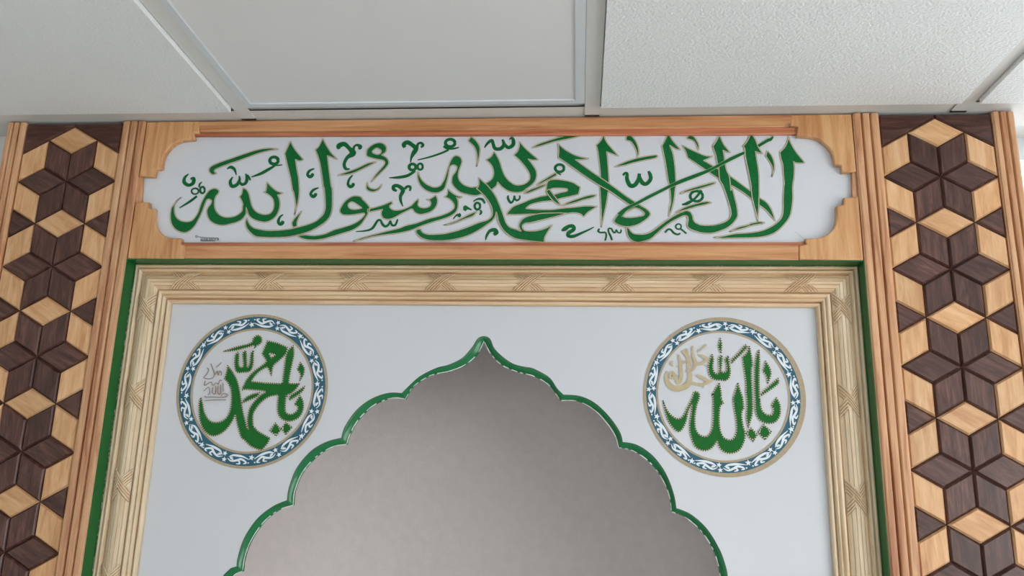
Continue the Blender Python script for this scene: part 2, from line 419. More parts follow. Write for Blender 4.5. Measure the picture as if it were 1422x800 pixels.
# ---------------------------------------------------------------- calligraphy banner
ban = empty('calligraphy_banner', (0, 0, 0))
tag(ban, 'long white board with green Arabic lettering in a cusped pine frame under the ceiling', 'banner')
ZB0, ZB1 = 2.1477, ZC-.001
panel_me = box('white_board', (-.6088, .6088, YBAN, YBAN+.012, ZB0+.002, ZB1), M['banner'], ban)
box('backing_board', (-.6088, .6088, YBAN+.012, .038, ZB0, ZB1), M['board'], ban)
def slab(name, loops, yf, yb, ch, mat, parent):
    """flat shaped board with a chamfered front edge, outline in (x,z)"""
    cu = bpy.data.curves.new('tmp', 'CURVE'); cu.dimensions = '2D'; cu.fill_mode = 'BOTH'
    cu.extrude = (yb-yf)/2 - ch; cu.bevel_depth = ch; cu.bevel_resolution = 2; cu.offset = -ch
    for lp in loops:
        sp = cu.splines.new('POLY'); sp.points.add(len(lp)-1); sp.use_cyclic_u = True
        for q, (a, b) in zip(sp.points, lp): q.co = (a, b, 0, 1)
    ob = bpy.data.objects.new('tmp', cu); COL.objects.link(ob)
    dg = bpy.context.evaluated_depsgraph_get(); dg.update()
    me = bpy.data.meshes.new_from_object(ob.evaluated_get(dg))
    bpy.data.objects.remove(ob); bpy.data.curves.remove(cu)
    for v in me.vertices: v.co = (v.co.x, (yb+yf)/2 - v.co.z, v.co.y)
    me.materials.clear(); me.materials.append(mat)
    return link(name, me, parent)
BR = [('@160,150,7.27', '288,110* 852,110* 845,248* 787,250* 797,312* 720,320 650,332 580,367 530,417 492,475 470,545 462,608* 400,618* 388,688* 275,688* 235,665*', -1, 1),
      ('@160,260,7.27', '190,148* 338,150* 340,213* 396,215* 397,330 415,400 455,462 520,503 600,515 668,515* 655,578* 712,592* 700,722* 110,722*', -1, 0),
      ('@1080,140,6.667', '122,95* 120,236* 190,240* 180,325* 280,330 370,347 440,395 490,450 515,512 530,590* 590,597* 598,660* 738,655* 703,95*', 1, 1),
      ('@1080,250,6.667', '770,155* 612,163* 610,226* 546,240* 546,350 530,420 490,480 430,520 350,540 256,542* 266,594* 196,610* 202,722* 808,722*', 1, 0)]
for o0, tx, sg, top in BR:
    lp = [px(a, b, 0.0) for a, b in smooth_loop(parse(o0+' '+tx)[0])]
    z0, z1 = (min(b for a, b in lp), max(b for a, b in lp))
    ext = []
    for a, b in lp:                       # square the hidden sides against ceiling, green recess and upright
        if top and b > z1-.006: b = ZB1
        if not top and b < z0+.006: b = ZB0
        if abs(a) > .6: a = sg*.6086
        ext.append((a, b))
    if sum(p[0]*q[1]-q[0]*p[1] for p, q in zip(ext, ext[1:]+ext[:1])) < 0: ext.reverse()
    slab('corner_bracket', [ext], -.0005, YBAN, .0022, M['bracket'], ban)
def rail(name, q, yf, yb, mat):
    lp = [(x, min(max(z, ZB0), ZB1)) for x, z in (px(a, b, yf) for a, b in q)]
    if sum(p[0]*r[1]-r[0]*p[1] for p, r in zip(lp, lp[1:]+lp[:1])) < 0: lp.reverse()
    return slab(name, [lp], yf, yb, .0016, mat, ban)
rail('top_rail', [(277, 150), (277.5, 183.5), (1098, 176), (1098.5, 146)], .0, YBAN, M['rail'])
rail('top_lip', [(268, 181), (268, 189), (1108, 186.5), (1108, 174)], .0055, YBAN, M['lip'])
rail('bottom_rail', [(257.5, 341), (256, 362.5), (1109.5, 361.5), (1109, 340.5)], .0, YBAN, M['rail'])
rail('bottom_lip', [(250, 336.5), (250, 343), (1119, 342), (1119, 336)], .0055, YBAN, M['lip'])
rail('side_stile', [(190, 238), (197.8, 238), (195.6, 284), (186, 284)], .004, YBAN, M['trim'])
rail('side_stile', [(1183, 232), (1192, 232), (1195, 284), (1184, 284)], .004, YBAN, M['trim'])

YL = YBAN - 0.0002
A = '@230,180 '; A2 = '@230,255 '; B = '@320,180 '; B2 = '@320,255 '; C = '@400,180 '; C2 = '@400,255 '; D = '@490,180 '; D2 = '@490,255 '
E_ = '@570,180 '; E2 = '@570,255 '; G = '@660,180 '; G2 = '@660,255 '; H = '@750,180 '; H2 = '@750,255 '; I_ = '@840,180 '; I2 = '@840,255 '
J = '@930,180 '; J2 = '@930,255 '; K = '@1020,180 '; K2 = '@1020,255 '
LET = [
 # God (left): he and two lams
 A2+'205,180* 165,215 125,270 115,330 122,400 155,455 210,490 290,500 350,480 395,430 430,370 455,290 485,220 525,150 570,95 620,68 660,66 697,95 690,130 660,165 642,215 640,290 655,350 700,405 780,440 880,435 950,405 1000,360 '
 +B2+'160,300 165,265 145,215 120,170* 148,140 165,60* 210,80 240,130 255,190 270,250 295,320 350,375 430,405 510,395 555,350 570,290 565,230 540,180 490,140 430,110* 465,100 478,-21* 530,35 600,95 690,125* 650,142 615,150* 638,200 648,270 633,350 600,420 540,475 460,503 370,492 290,460 240,410 222,360 206,310* 208,370 195,415 150,470 90,503 '
 +A2+'850,528 750,547 660,532 590,492 550,425 540,360 560,310 592,268 602,225 570,205 540,215 515,270 490,340 460,410 430,470 385,550 320,615 250,642 170,622 110,577 75,512 65,430 75,330 98,295 135,240 170,205',
 # lam of "messenger"
 C+'455,120* 490,190 560,300 645,390* 580,365 515,340* 525,440 545,600 565,740 '+C2+'577,70 580,200 575,330 550,420 490,500 400,562 290,622 130,672 0,697 '+B2+'690,702 550,706 400,700 330,690 260,640 215,580 200,510 215,450* 240,510 290,570 380,600 500,615 650,610 780,595 '
 +C2+'110,575 230,545 350,500 430,440 470,390 490,310 485,180 475,60 '+C+'465,750 445,600 420,440 390,340 360,265* 405,220',
 C2+'180,360* 130,410 70,480 52,530 70,570* 115,562* 120,500 142,440',
 B+'785,155* 830,240 890,320 955,395* 900,410 850,390* 865,500 890,640 900,800 '+B2+'905,90 888,220 860,330 840,410* 855,300 845,200 825,100 '+B+'815,800 790,640 750,480 712,315* 752,230',
 # waw
 C2+'125,690* 220,672 340,682 480,660 600,608 740,568 870,520 960,460 1003,405 990,385* 900,400 800,412 720,407 680,370 690,320 740,240 810,185 880,162 950,175 '+D2+'130,210 190,270 225,325* 205,380 165,450 100,540 0,607 '+C2+'700,655 560,697 440,728 330,738 210,727 | 785,285 800,320 850,340 920,335 965,320* 930,290 880,258 840,240 800,255',
 # sin
 D2+'195,335* 300,310 400,280 470,250 505,235* 517,262 485,290 490,320 530,345 600,350 680,330 760,290 820,230 855,200* 857,240 850,280 880,310 940,320 1000,300 '+E2+'268,262 250,222 208,210* 260,200 330,155* 350,200 350,260 320,320 270,365 200,392 120,402 60,377 20,332 '+D2+'700,362 620,402 540,447 460,467 400,452 375,410 375,370 392,338* 300,355 195,377*',
 # ra
 E2+'490,70* 540,120 610,160 680,175* 640,190 600,182* 620,220 622,300 592,372 530,422 430,462 300,502 150,552 0,612 '+D2+'600,648 440,668 250,697 100,737 0,757* 130,708 300,662 450,622 600,587 700,548 '+E2+'80,518 230,463 400,418 500,378 560,335 575,290 550,240 500,195 440,175* 480,148',
 # God (middle)
 E_+'100,555* 130,630 190,700 270,745 330,755 390,735 440,660 475,560 510,450 550,370 600,342 650,365 672,420 655,480 630,550 625,620 650,680 710,730 790,755 850,750 '+G+'60,740 160,690 215,650 240,590 235,520 200,450 140,395* 205,358 245,290* 280,340 320,420 350,520 390,610 450,680 530,725 620,720 690,680 715,630 700,560 640,470 570,390 505,335* 552,290 575,230 580,160* 620,210 700,290 825,395* 760,400 690,385* 740,450 790,530 802,600 782,670 730,730 650,785 '
 +G2+'680,72 600,110 520,117 430,97 360,52 310,0 '+G+'292,685* 270,740 210,785 '+E2+'935,135 850,158 750,143 650,112 580,52 545,0 '+E_+'540,680 550,610 590,555 610,500 590,470 550,465 515,490 500,560 492,620 470,700 440,780 '+E2+'370,117 300,122 220,97 150,47 '+E_+'110,685 95,620',
 # mim ha of Muhammad
 G2+'410,405* 440,360 500,300 600,260 720,210 850,170 '+H2+'105,150 80,115 85,40 '+H+'100,685 160,655 280,660 420,690 520,750* '+H2+'522,60 500,142* 400,167 280,192 160,222 0,242 '+G2+'847,246 720,277 660,327* 800,340 1000,342 '+H2+'150,345 280,325 450,310 600,295 750,300* 680,340 620,380 570,435* 530,400 450,382 340,390 230,388* 0,396 '+G2+'847,396 700,400 550,405 | '+H2+'125,90* 160,65 260,60 355,68* 350,100 250,125 175,150*',
 H2+'78,100* 140,192 205,252 270,285* 220,205 165,135 122,72*',
 # dal and mim
 G+'45,630* 100,680 160,730 200,780 '+G2+'250,140 300,240 340,340 375,440 400,510 450,570 530,600 632,640* 600,622 572,560 590,500 640,450 720,420 850,392 '+H2+'100,387 230,384* 350,388* 200,432 0,482 '+G2+'720,512 650,520 615,555 630,600 680,620 780,620 880,600 950,570 1005,540* 940,640 905,710 900,767* 800,760 640,740 520,717 430,667 370,612 330,552 300,482 290,420 275,370* 260,430 220,490 150,540 60,600 '
 +E2+'780,668 650,712 500,742 350,748 230,738 150,712 90,662 73,620 90,600* 130,595* 160,640 230,665 330,665 450,655 600,620 750,570 900,510 '+G2+'150,482 208,440 225,380 215,310 180,240 130,170 70,110 15,65* '+G+'35,755 50,710',
 # la (middle): long diagonal with loop
 H+'235,185* 320,260 430,325 530,360 640,380* 560,392 460,395* 560,470 700,570 850,670 1030,800 '+I2+'270,160 390,240 470,290 545,335 592,390 570,440 500,495 420,540 300,565 190,545 122,500 140,450 200,380 290,318 330,282* 200,195 80,110 0,65 '+H+'750,715 600,617 450,512 330,427 238,365* 246,270 | '+I2+'240,420 270,380 350,335 400,320 470,345 515,385 505,415 430,435 330,445 260,440',
 H+'830,70* 860,150 920,230 1025,350* 950,320 870,290* 885,450 895,600 900,720 '+H2+'885,130 865,260 840,380 798,575* 800,450 795,300 788,150 780,40 '+H+'790,600 770,400 755,280 735,205* 795,145',
 I_+'290,70* 350,90 410,170 440,260 440,320 420,360* 415,300 390,230 340,160 275,140*',
 I_+'120,490* 250,430 400,380 550,350 660,335 690,350* 650,375 500,405 350,440 250,470',
 I_+'830,50* 880,140 930,200 985,265* 920,250 845,205* 890,330 915,500 925,700 '+I2+'915,100 900,220 870,340 835,430* 840,350 860,250 855,130 840,20 '+I_+'820,620 790,430 745,215* 792,130',
 J+'260,72* 320,100 370,180 380,230 375,272* 350,210 310,150 220,118*',
 # second la: diagonal, then lam he
 J+'160,205* 250,250 380,310 470,345 560,350* 500,380 440,405* 520,450 600,500 700,560 790,610 900,690 1035,790 '+K2+'260,140 340,195 420,250 470,320 500,390 530,490* 480,430 400,340 300,265 200,185 100,110 0,47 '+J2+'815,30 '+J+'700,680 560,590 480,535 370,460 235,370* 210,290',
 J+'650,70* 690,170 730,230 790,300* 740,290 695,270* 710,350 720,430 740,530 775,600 790,700 800,800 '+J2+'815,60 845,180 875,300 885,420 850,490 780,560 680,612 560,647 440,647 320,617 250,582 230,540 240,470 230,430 190,420 120,450 0,515 '+I2+'760,582 680,652 600,722 500,757 420,767 350,742 300,682 285,600 295,560* 320,600 370,650 450,665 550,655 640,610 730,540 847,458 '
 +J2+'80,410 160,372 220,355 270,375 300,430 310,480 350,520 430,545 560,545 660,525 740,490 790,440 800,370 780,280 740,150 700,40 '+J+'690,720 650,650 640,500 620,430 600,330 560,220* 605,160',
 K+'215,50* 270,130 310,230 365,315* 310,300 270,285* 290,400 310,520 318,650 320,800 '+K2+'320,150 315,300 300,490* 280,380 250,270 225,150 215,20 '+K+'200,650 170,500 140,350 135,260 110,220* 165,155',
 K+'428,275* 480,340 515,430 520,520 500,580 485,620* 500,530 480,460 410,350*',
 K+'700,95* 730,170 800,290 915,435* 850,440 790,432 770,415* 780,500 775,620 760,720 '+K2+'757,60 760,200 745,330 720,430 660,520 560,620 450,675 300,705 100,712 '+J2+'760,714 700,717 570,705* 700,688 847,657 '+K2+'200,643 350,618 470,568 560,508 620,430 635,330 635,200 645,40 '+K+'650,700 635,560 630,460 605,380 590,300* 655,235 690,160',
 # vowel strokes
 J2+'780,630* 900,570 1035,538 '+K2+'200,525 320,500 395,512* 350,527 230,548 100,590 0,612',
 J2+'130,135* 220,85 400,30 540,-8 600,-16* 560,15 400,65 250,102', J2+'75,380* 200,310 350,262 470,237 545,250* 480,272 350,302 200,347',
 H2+'280,290* 380,240 520,190 650,153 740,150* 690,182 560,217 430,257', G2+'635,130* 700,88 820,42 915,8* 900,37 800,82 700,122',
 H+'205,565* 100,627 0,688 '+G+'800,727* '+H+'0,712 120,652 218,597*',
 G+'735,240* 830,190 960,145 '+H+'250,103 400,68 555,65* 480,97 350,127 200,157 0,217 '+G+'847,222', E_+'795,95* 860,150 905,230 905,310 885,420 862,490* 875,400 865,300 830,220 755,150*',
 D+'180,320 200,250 280,190 370,175 432,220 430,290 375,332* 440,370 470,430 440,490 360,570 235,690* 300,590 380,500 420,440 400,405 330,390 240,370 190,350 | 255,285 310,242 368,270 365,310 320,327 275,312',
 C+'645,600* 760,560 900,508 '+D+'200,440 310,425* 200,478 50,552 '+C+'780,588', D2+'190,-15* 205,40 260,70 320,65 380,10* 350,70 280,107 210,97 178,60',
 A+'670,575* 610,587 573,550 575,510 620,470 740,420 870,375 1030,320 '+B+'350,268 500,246 632,255* 500,277 350,317 150,392 0,442 '+A+'700,497 640,530 645,560', E2+'435,545* 600,488 760,408 870,360* 820,422 700,467 560,522',
]
LEVEL = {1: 1, 9: 1, 10: 1, 11: 1, 18: 1, 19: 1}
for i, t in enumerate(LET): letter(ban, t, YL-LEVEL.get(i, 0)*.0006-i*.000004, M['green'])
BRU = [
 I2+'190,415,70 260,345,48 330,302,40 430,252,38 600,162,40 800,62,38 '+J+'-10,748,40 150,677,48 350,600,48 500,540,40 620,480,36 800,385,42 960,310,35 '+K+'60,335,30 130,300,25 | '+K+'310,217,36 430,145,38 470,130,40 505,92,14',
 I_+'235,600,20 262,570,25 290,578,32 290,650,45 330,730,50 390,725,50 440,650,45 450,575,36 | '+I_+'445,610,40 490,695,50 545,708,45 597,650,40 592,590,40 570,545,25',
 ringtxt(930, 255, 350, 165, 82, 66, 28)+' | @930,255 160,275,12 230,258,35 330,195,22 415,90,30',
 I2+'785,640,18 820,602,18 860,602,18 900,645,20 950,665,18 985,650,14', ringtxt(930, 255, 115, 562, 36, 34, 12)+' | @930,255 140,590,14 180,620,14 218,655,16',
 I2+'95,740,16 75,690,20 48,630,16 50,590,14 85,590,14 110,635,14 135,640,12 150,605,12 170,640,12 205,640,12 212,600,12', H2+'775,590,14 760,620,18 790,640,16 850,640,16 865,680,16 850,745,14',
 H2+'280,617,12 320,595,50 380,558,40 430,560,45 440,600,40 375,645,45 372,685,36 440,688,36 540,647,25 640,602,14 705,568,4',
 G2+'430,155,12 430,200,25 465,250,25 500,215,18 512,160,14 520,200,18 545,220,20 580,195,16 580,155,12',
 ringtxt(750, 180, 255, 505, 58, 48, 30)+' | @750,180 215,562,18 245,575,14 272,595,10',
 G+'120,240,8 160,180,30 215,142,36 235,190,36 260,248,42 330,250,46 375,195,40 355,130,20 | '+G+'380,190,34 430,235,42 490,205,46 500,150,42 478,108,26 445,132,10',
 ringtxt(570, 180, 520, 175, 62, 48, 36)+' | @570,180 435,215,30 480,245,25 560,250,20 635,232,10 | @570,180 500,265,22 400,310,22 250,360,18 95,398,6',
 D+'680,235,36 665,195,50 715,168,56 780,205,50 825,250,60 790,315,50 765,370,24 755,430,6 | '+D+'840,240,30 850,190,26 890,175,26 918,205,30 890,235,20',
 ringtxt(490, 180, 780, 490, 44, 40, 34)+' | '+ringtxt(490, 180, 880, 485, 34, 40, 24)+' | @490,180 815,540,26 720,600,36 600,625,32 475,630,5',
 C+'670,255,30 665,215,66 735,190,58 800,245,48 850,310,80 775,365,44 735,450,38 755,512,34 810,515,10 | '+C+'855,270,30 865,225,24 900,202,26 945,225,48 925,258,26',
 C+'345,510,12 280,540,30 255,590,30 290,617,42 322,592,36 305,578,18', C2+'400,55,10 330,85,30 297,135,30 330,170,42 362,145,36 345,130,16', C+'845,595,10 800,650,25 785,715,30 820,747,42 855,718,36 835,705,14',
 D2+'575,98,20 535,75,40 535,35,42 590,30,42 655,85,50 625,160,38 625,220,28 655,300,6 | '+D2+'680,70,30 712,38,28 752,48,28 745,98,18',
 D2+'40,628,6 180,615,18 260,580,28 320,490,25 360,480,22 390,535,28 430,560,28 470,530,25 490,490,18 510,540,22 550,545,22 575,500,20 585,465,14',
 B2+'690,405,10 645,440,25 627,500,34 655,530,42 687,510,36 665,492,16', ringtxt(320, 180, 570, 405, 55, 46, 38)+' | @320,180 560,462,14 620,468,14 678,460,10 | @320,180 585,470,18 500,520,36 400,575,36 275,620,8',
 A+'300,580,10 250,630,35 245,690,45 300,727,40 360,700,46 365,640,42 325,645,22', ringtxt(230, 255, 385, 100, 46, 38, 16)+' | '+ringtxt(230, 255, 482, 85, 30, 42, 22)+' | @230,255 475,-20,8 445,10,20 440,50,16 | @230,255 410,165,25 310,240,28 180,320,5',
 A+'805,515,12 850,490,35 900,520,30 925,595,6', A+'878,620,12 845,680,35 870,740,44 930,722,44 967,660,32 962,605,10 | '+A+'970,690,26 1000,718,34 1045,700,38 1062,650,36 1048,575,10 | '+B+'215,595,26 245,630,24 262,665,8',
 E2+'690,325,36 720,322,74 748,322,30 800,345,10 | '+E2+'615,415,20 640,415,54 662,415,20 | '+E2+'622,400,20 590,425,14 558,466,5', ringtxt(570, 255, 875, 295, 36, 44, 24)+' | @570,255 820,235,6 880,202,20 940,208,28 972,260,16 | @570,255 912,345,12 925,378,24 903,410,8',
 G2+'135,740,6 150,680,25 190,620,35 250,605,48 278,640,48 240,668,34',
]
for i, t in enumerate(BRU): brush(ban, t, YL-(.0011 if i == 0 else .0001), M['green'], edge='gold' if i == 0 else 'ink')
brush(ban, ringtxt(230, 255, 405, 692, 12, 14, 7)+' | @230,255 425,695,8 520,708,8 690,715,9 | '+' | '.join('@230,255 %d,718,9 %d,750,9' % (x, x) for x in (462, 480, 505, 530, 548, 580, 600, 622, 650))+' | @230,255 462,750,8 650,750,8 | @230,255 690,712,10 692,735,14 678,745,10', YL, M['ink'], 'signature', False)

brush(ban, K2+'790,630,2.5 870,690,2.5 920,738,2.5', YL, M['brown'], 'hairline_crack', False)

# ---------------------------------------------------------------- green recess and carved frame
frame = empty('carved_frame', (0, 0, 0))
tag(frame, 'pale carved wooden frame with crossed ribbon cuts around the white arch panel', 'frame')
boxes('green_reveal', [(-.6098, -.6084, .0005, .0400, 0, 2.1475), (.6084, .6098, .0005, .0400, 0, 2.1475), (-.6084, .6084, .0005, .0400, 2.1460, 2.1475)], M['gpaint'], frame)
def bead(a, b, top, side, n=5):
    return [(a+(b-a)*t/(n-1), top+(side-top)*abs(2*t/(n-1)-1)**2.2) for t in range(n)]
prof = [(0, .0405)] + bead(0.0, .098, .0265, .0295) + [(.105, .0325)] + bead(.112, .20, .0240, .0275) + [(.212, .0315)]
for k in range(5):   # broad swell with fine lines
    a = .225 + k*.0875; mid = lambda t: .0215 + .0085*abs((t-.4425)/.2175)**2
    for t in (a+.006, a+.03, a+.058, a+.0815): prof.append((t, mid(t)))
    if k < 4: prof.append((a+.0875, mid(a+.0875)+.0017))
prof += [(.672, .0345)] + bead(.682, .790, .0255, .0290) + bead(.800, .875, .0275, .0305) + [(.884, .037)] + bead(.892, 1.0, .0315, .0355) + [(1.0, .0415)]
def member(name, side, mat):
    V, F = [], []; n = len(prof)
    for e in (0, 1):
        for d, y in prof:
            w = WO + (WI-WO)*d; z = HO + (HI-HO)*d
            if side == 0: V.append(((-w, w)[e], y, z))
            else: V.append((side*w, y, (0.0, z)[e]))
    for i in range(n-1): F.append((i, i+1, n+i+1, n+i))
    return mesh(name, V, F, mat, frame)
mt = member('top_rail', 0, M['frame_x']); ml_ = member('side_stile', -1, M['frame_z']); mr_ = member('side_stile', 1, M['frame_z'])
def swell(t): return .0215 + .0085*abs((t-.4425)/.2175)**2
def cross(parent, f, flip):
    """crossed ribbon: two bands of carved ridges wrapping the swell; f(u, d) maps along/across to a place"""
    V, F, I = [], [], []
    def band(sgn, lift, gap):
        for k in range(4):
            off = (k-1.5)*.0052
            for seg in ((0, 1),) if not gap else ((0, .36), (.64, 1)):
                row = []
                for q in range(9):
                    t = seg[0]+(seg[1]-seg[0])*q/8; d = .235+.415*t
                    u = sgn*(t-.5)*.034 + off
                    row.append((u, d))
                n0 = len(V)
                for u, d in row:
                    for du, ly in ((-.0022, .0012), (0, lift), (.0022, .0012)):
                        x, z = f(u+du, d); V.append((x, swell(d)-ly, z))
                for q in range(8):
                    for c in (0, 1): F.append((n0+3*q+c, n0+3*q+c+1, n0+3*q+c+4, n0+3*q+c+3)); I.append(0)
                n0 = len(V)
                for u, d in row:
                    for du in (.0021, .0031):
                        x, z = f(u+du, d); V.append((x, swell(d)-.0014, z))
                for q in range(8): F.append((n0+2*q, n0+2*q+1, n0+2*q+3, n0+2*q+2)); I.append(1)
    # smooth ground under the ridges, then the two bands
    n0 = len(V); cols = 6
    for q in range(9):
        t = q/8; d = .235+.415*t
        for c in range(cols+1):
            u = (c/cols-.5)*2*(.0125+.013*abs(2*t-1)); x, z = f(u, d); V.append((x, swell(d)-.0009, z))
    for q in range(8):
        for c in range(cols): a = n0+q*(cols+1)+c; F.append((a, a+1, a+cols+2, a+cols+1)); I.append(0)
    band(flip, .0030, False); band(-flip, .0026, True)
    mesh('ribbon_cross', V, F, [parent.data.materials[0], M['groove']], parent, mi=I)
dz_, dx_ = HI-HO, WI-WO
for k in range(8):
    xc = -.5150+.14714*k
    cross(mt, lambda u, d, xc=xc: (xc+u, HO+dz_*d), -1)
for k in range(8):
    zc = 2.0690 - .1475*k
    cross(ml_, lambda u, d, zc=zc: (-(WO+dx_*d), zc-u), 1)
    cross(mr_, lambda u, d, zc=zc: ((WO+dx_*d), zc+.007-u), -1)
# chipped white paint where the frame meets the green
V, F = [], []
rnd = random.Random(3)
for k in range(150):
    z = rnd.uniform(1.3, 2.12); w = rnd.uniform(.0006, .0022); l = rnd.uniform(.002, .009)
    n = len(V); x = -.6081
    V += [(x, .0305, z), (x, .0285-w, z+l*.2), (x, .0285-w*rnd.uniform(.4, 1), z+l*.7), (x, .0305, z+l)]; F.append((n, n+1, n+2, n+3))
for k in range(60):
    x = rnd.uniform(-.58, .58); w = rnd.uniform(.0005, .0014); l = rnd.uniform(.002, .007); n = len(V)
    V += [(x, .0305, 2.1458), (x+l*.2, .0288-w, 2.1458), (x+l*.7, .0288-w*.8, 2.1458), (x+l, .0305, 2.1458)]; F.append((n, n+3, n+2, n+1))
tag(mesh('paint_chips', V, F, M['chip'], frame), kind='stuff')

# ---------------------------------------------------------------- white arch panel
arch = empty('arch_panel', (0, 0, 0))
tag(arch, 'white board with a scalloped pointed arch opening edged in green', 'arch panel')
AL, AR = '@300,450,2.285 ', '@640,450,2.285 '
OUT_L = '@620,450,8.89 465,153 410,165 370,205 340,260 290,325 200,420 100,475 0,515 '+AL+'700,140 650,165 615,195 590,220* 545,220 490,240 445,275 410,325 398,362* 350,375 300,405 255,460 232,520 226,560* 180,580 130,620 90,680 70,740 66,770*'
IN_L = AL+'850,54* 830,95 790,130 740,150 690,160 650,180 620,205 602,238* 560,235 505,255 455,300 425,350 415,382* 370,390 320,420 275,470 250,530 245,575* 200,590 150,630 110,690 90,745 85,785*'
OUT_R = '@620,450,8.89 465,153 515,165 550,210 580,290 650,370 750,450 850,505 978,535 '+AR+'230,142 280,170 305,205 325,225* 380,230 430,255 475,300 505,345 513,375* 560,385 610,420 650,475 675,540 683,585* 730,605 780,650 820,715 840,770 846,800*'
IN_R = AR+'74,54* 95,95 130,130 180,152 230,165 275,190 300,220 316,243* 370,245 420,270 460,310 490,355 500,392* 545,402 595,435 635,485 660,540 668,595* 715,615 765,660 800,715 818,770 822,800*'
def resample(lp, n):
    L = [0]
    for a, b in zip(lp, lp[1:]): L.append(L[-1]+math.hypot(b[0]-a[0], b[1]-a[1]))
    out = []; j = 0
    for k in range(n):
        t = L[-1]*k/(n-1)
        while j < len(L)-2 and L[j+1] < t: j += 1
        f = (t-L[j])/max(1e-9, L[j+1]-L[j]); out.append((lp[j][0]+(lp[j+1][0]-lp[j][0])*f, lp[j][1]+(lp[j+1][1]-lp[j][1])*f))
    return out
def open_path(txt, Y, n=8, m=36):
    """open scalloped edge: every lobe between two sharp cusps gets the same number of points"""
    pts = parse(txt)[0]; out = []; seg = []
    for i in range(len(pts)-1):
        p1, p2 = pts[i], pts[i+1]
        p0 = p1 if (p1[2] or i == 0) else pts[i-1]
        p3 = p2 if (p2[2] or i+2 >= len(pts)) else pts[i+2]
        for k in range(n): seg.append(cr(p0[:2], p1[:2], p2[:2], p3[:2], k/n))
        if p2[2]: out += resample(seg+[p2[:2]], m)[:-1]; seg = []
    out.append(pts[-1][:2]); return [px(a, b, Y) for a, b in out]
def below(last, sg, inn):
    # the last lobe and the straight jamb under the picture's lower edge
    x, z = last; o = []
    xe, ze = sg*(.4275-inn), 1.50
    for k in range(1, 9):
        a = PI/2*k/8; o.append((x+(xe-x)*math.sin(a), z-(z-ze)*(1-math.cos(a))))
    return o + [(xe, 0.0)]
YI = YP+.0065
oL = open_path(OUT_L, YP); iL = open_path(IN_L, YI); oR = open_path(OUT_R, YP); iR = open_path(IN_R, YI)
oL += below(oL[-1], -1, 0); iL += below(iL[-1], -1, .009); oR += below(oR[-1], 1, 0); iR += below(iR[-1], 1, .009)
loopo = oL[::-1] + oR[1:]; loopi = iL[::-1] + iR[1:]
outer = [(-WI-.0005, 0), (-WI-.0005, HI+.0005), (WI+.0005, HI+.0005), (WI+.0005, 0)]
me = filled([outer + loopo[::-1]], .0004, YP+.0004); me.materials.append(M['panel']); link('board_face', me, arch)
# edging: rounded green bevel from the face back to the inner edge, then the board's raw edge
n = len(loopo); nL = len(oL)
assert len(loopi) == n
V, F = [], []
R = 5
for i in range(n):
    o_, q = loopo[i], loopi[i]
    for r in range(R+1):
        t = r/R; b = math.sin(t*PI/2)
        yy = YP + (YI-YP)*(1-math.cos(t*PI/2))
        V.append((o_[0]+(q[0]-o_[0])*t, yy, o_[1]+(q[1]-o_[1])*t))
    V.append((q[0], YW-.005, q[1]))
for i in range(n-1):
    for r in range(R+1):
        a = i*(R+2)+r; F.append((a, a+1, a+R+3, a+R+2))
mesh('green_edging', V, F, M['arch'], arch, smooth=True)
V, F = strip(loopo, .0011, YP-.0002); mesh('edging_line', V, F, M['ink'], arch)
# ragged white paint along the inner edge
P = []
rnd = random.Random(11)
dens = resample(loopi, 900); cur = []
for i, p in enumerate(dens):
    if rnd.random() < (.16 if p[0] < 0 else .30):
        if len(cur) > 1: P.append((strip([c[0] for c in cur], [c[1] for c in cur], YI-.0008), 0))
        cur = []
    cur.append((p, rnd.uniform(.0008, .0026) if p[0] < 0 else rnd.uniform(.0006, .0018)))
V, F, I = join(P); tag(mesh('ragged_paint_edge', V, F, M['chip'], arch), kind='stuff')

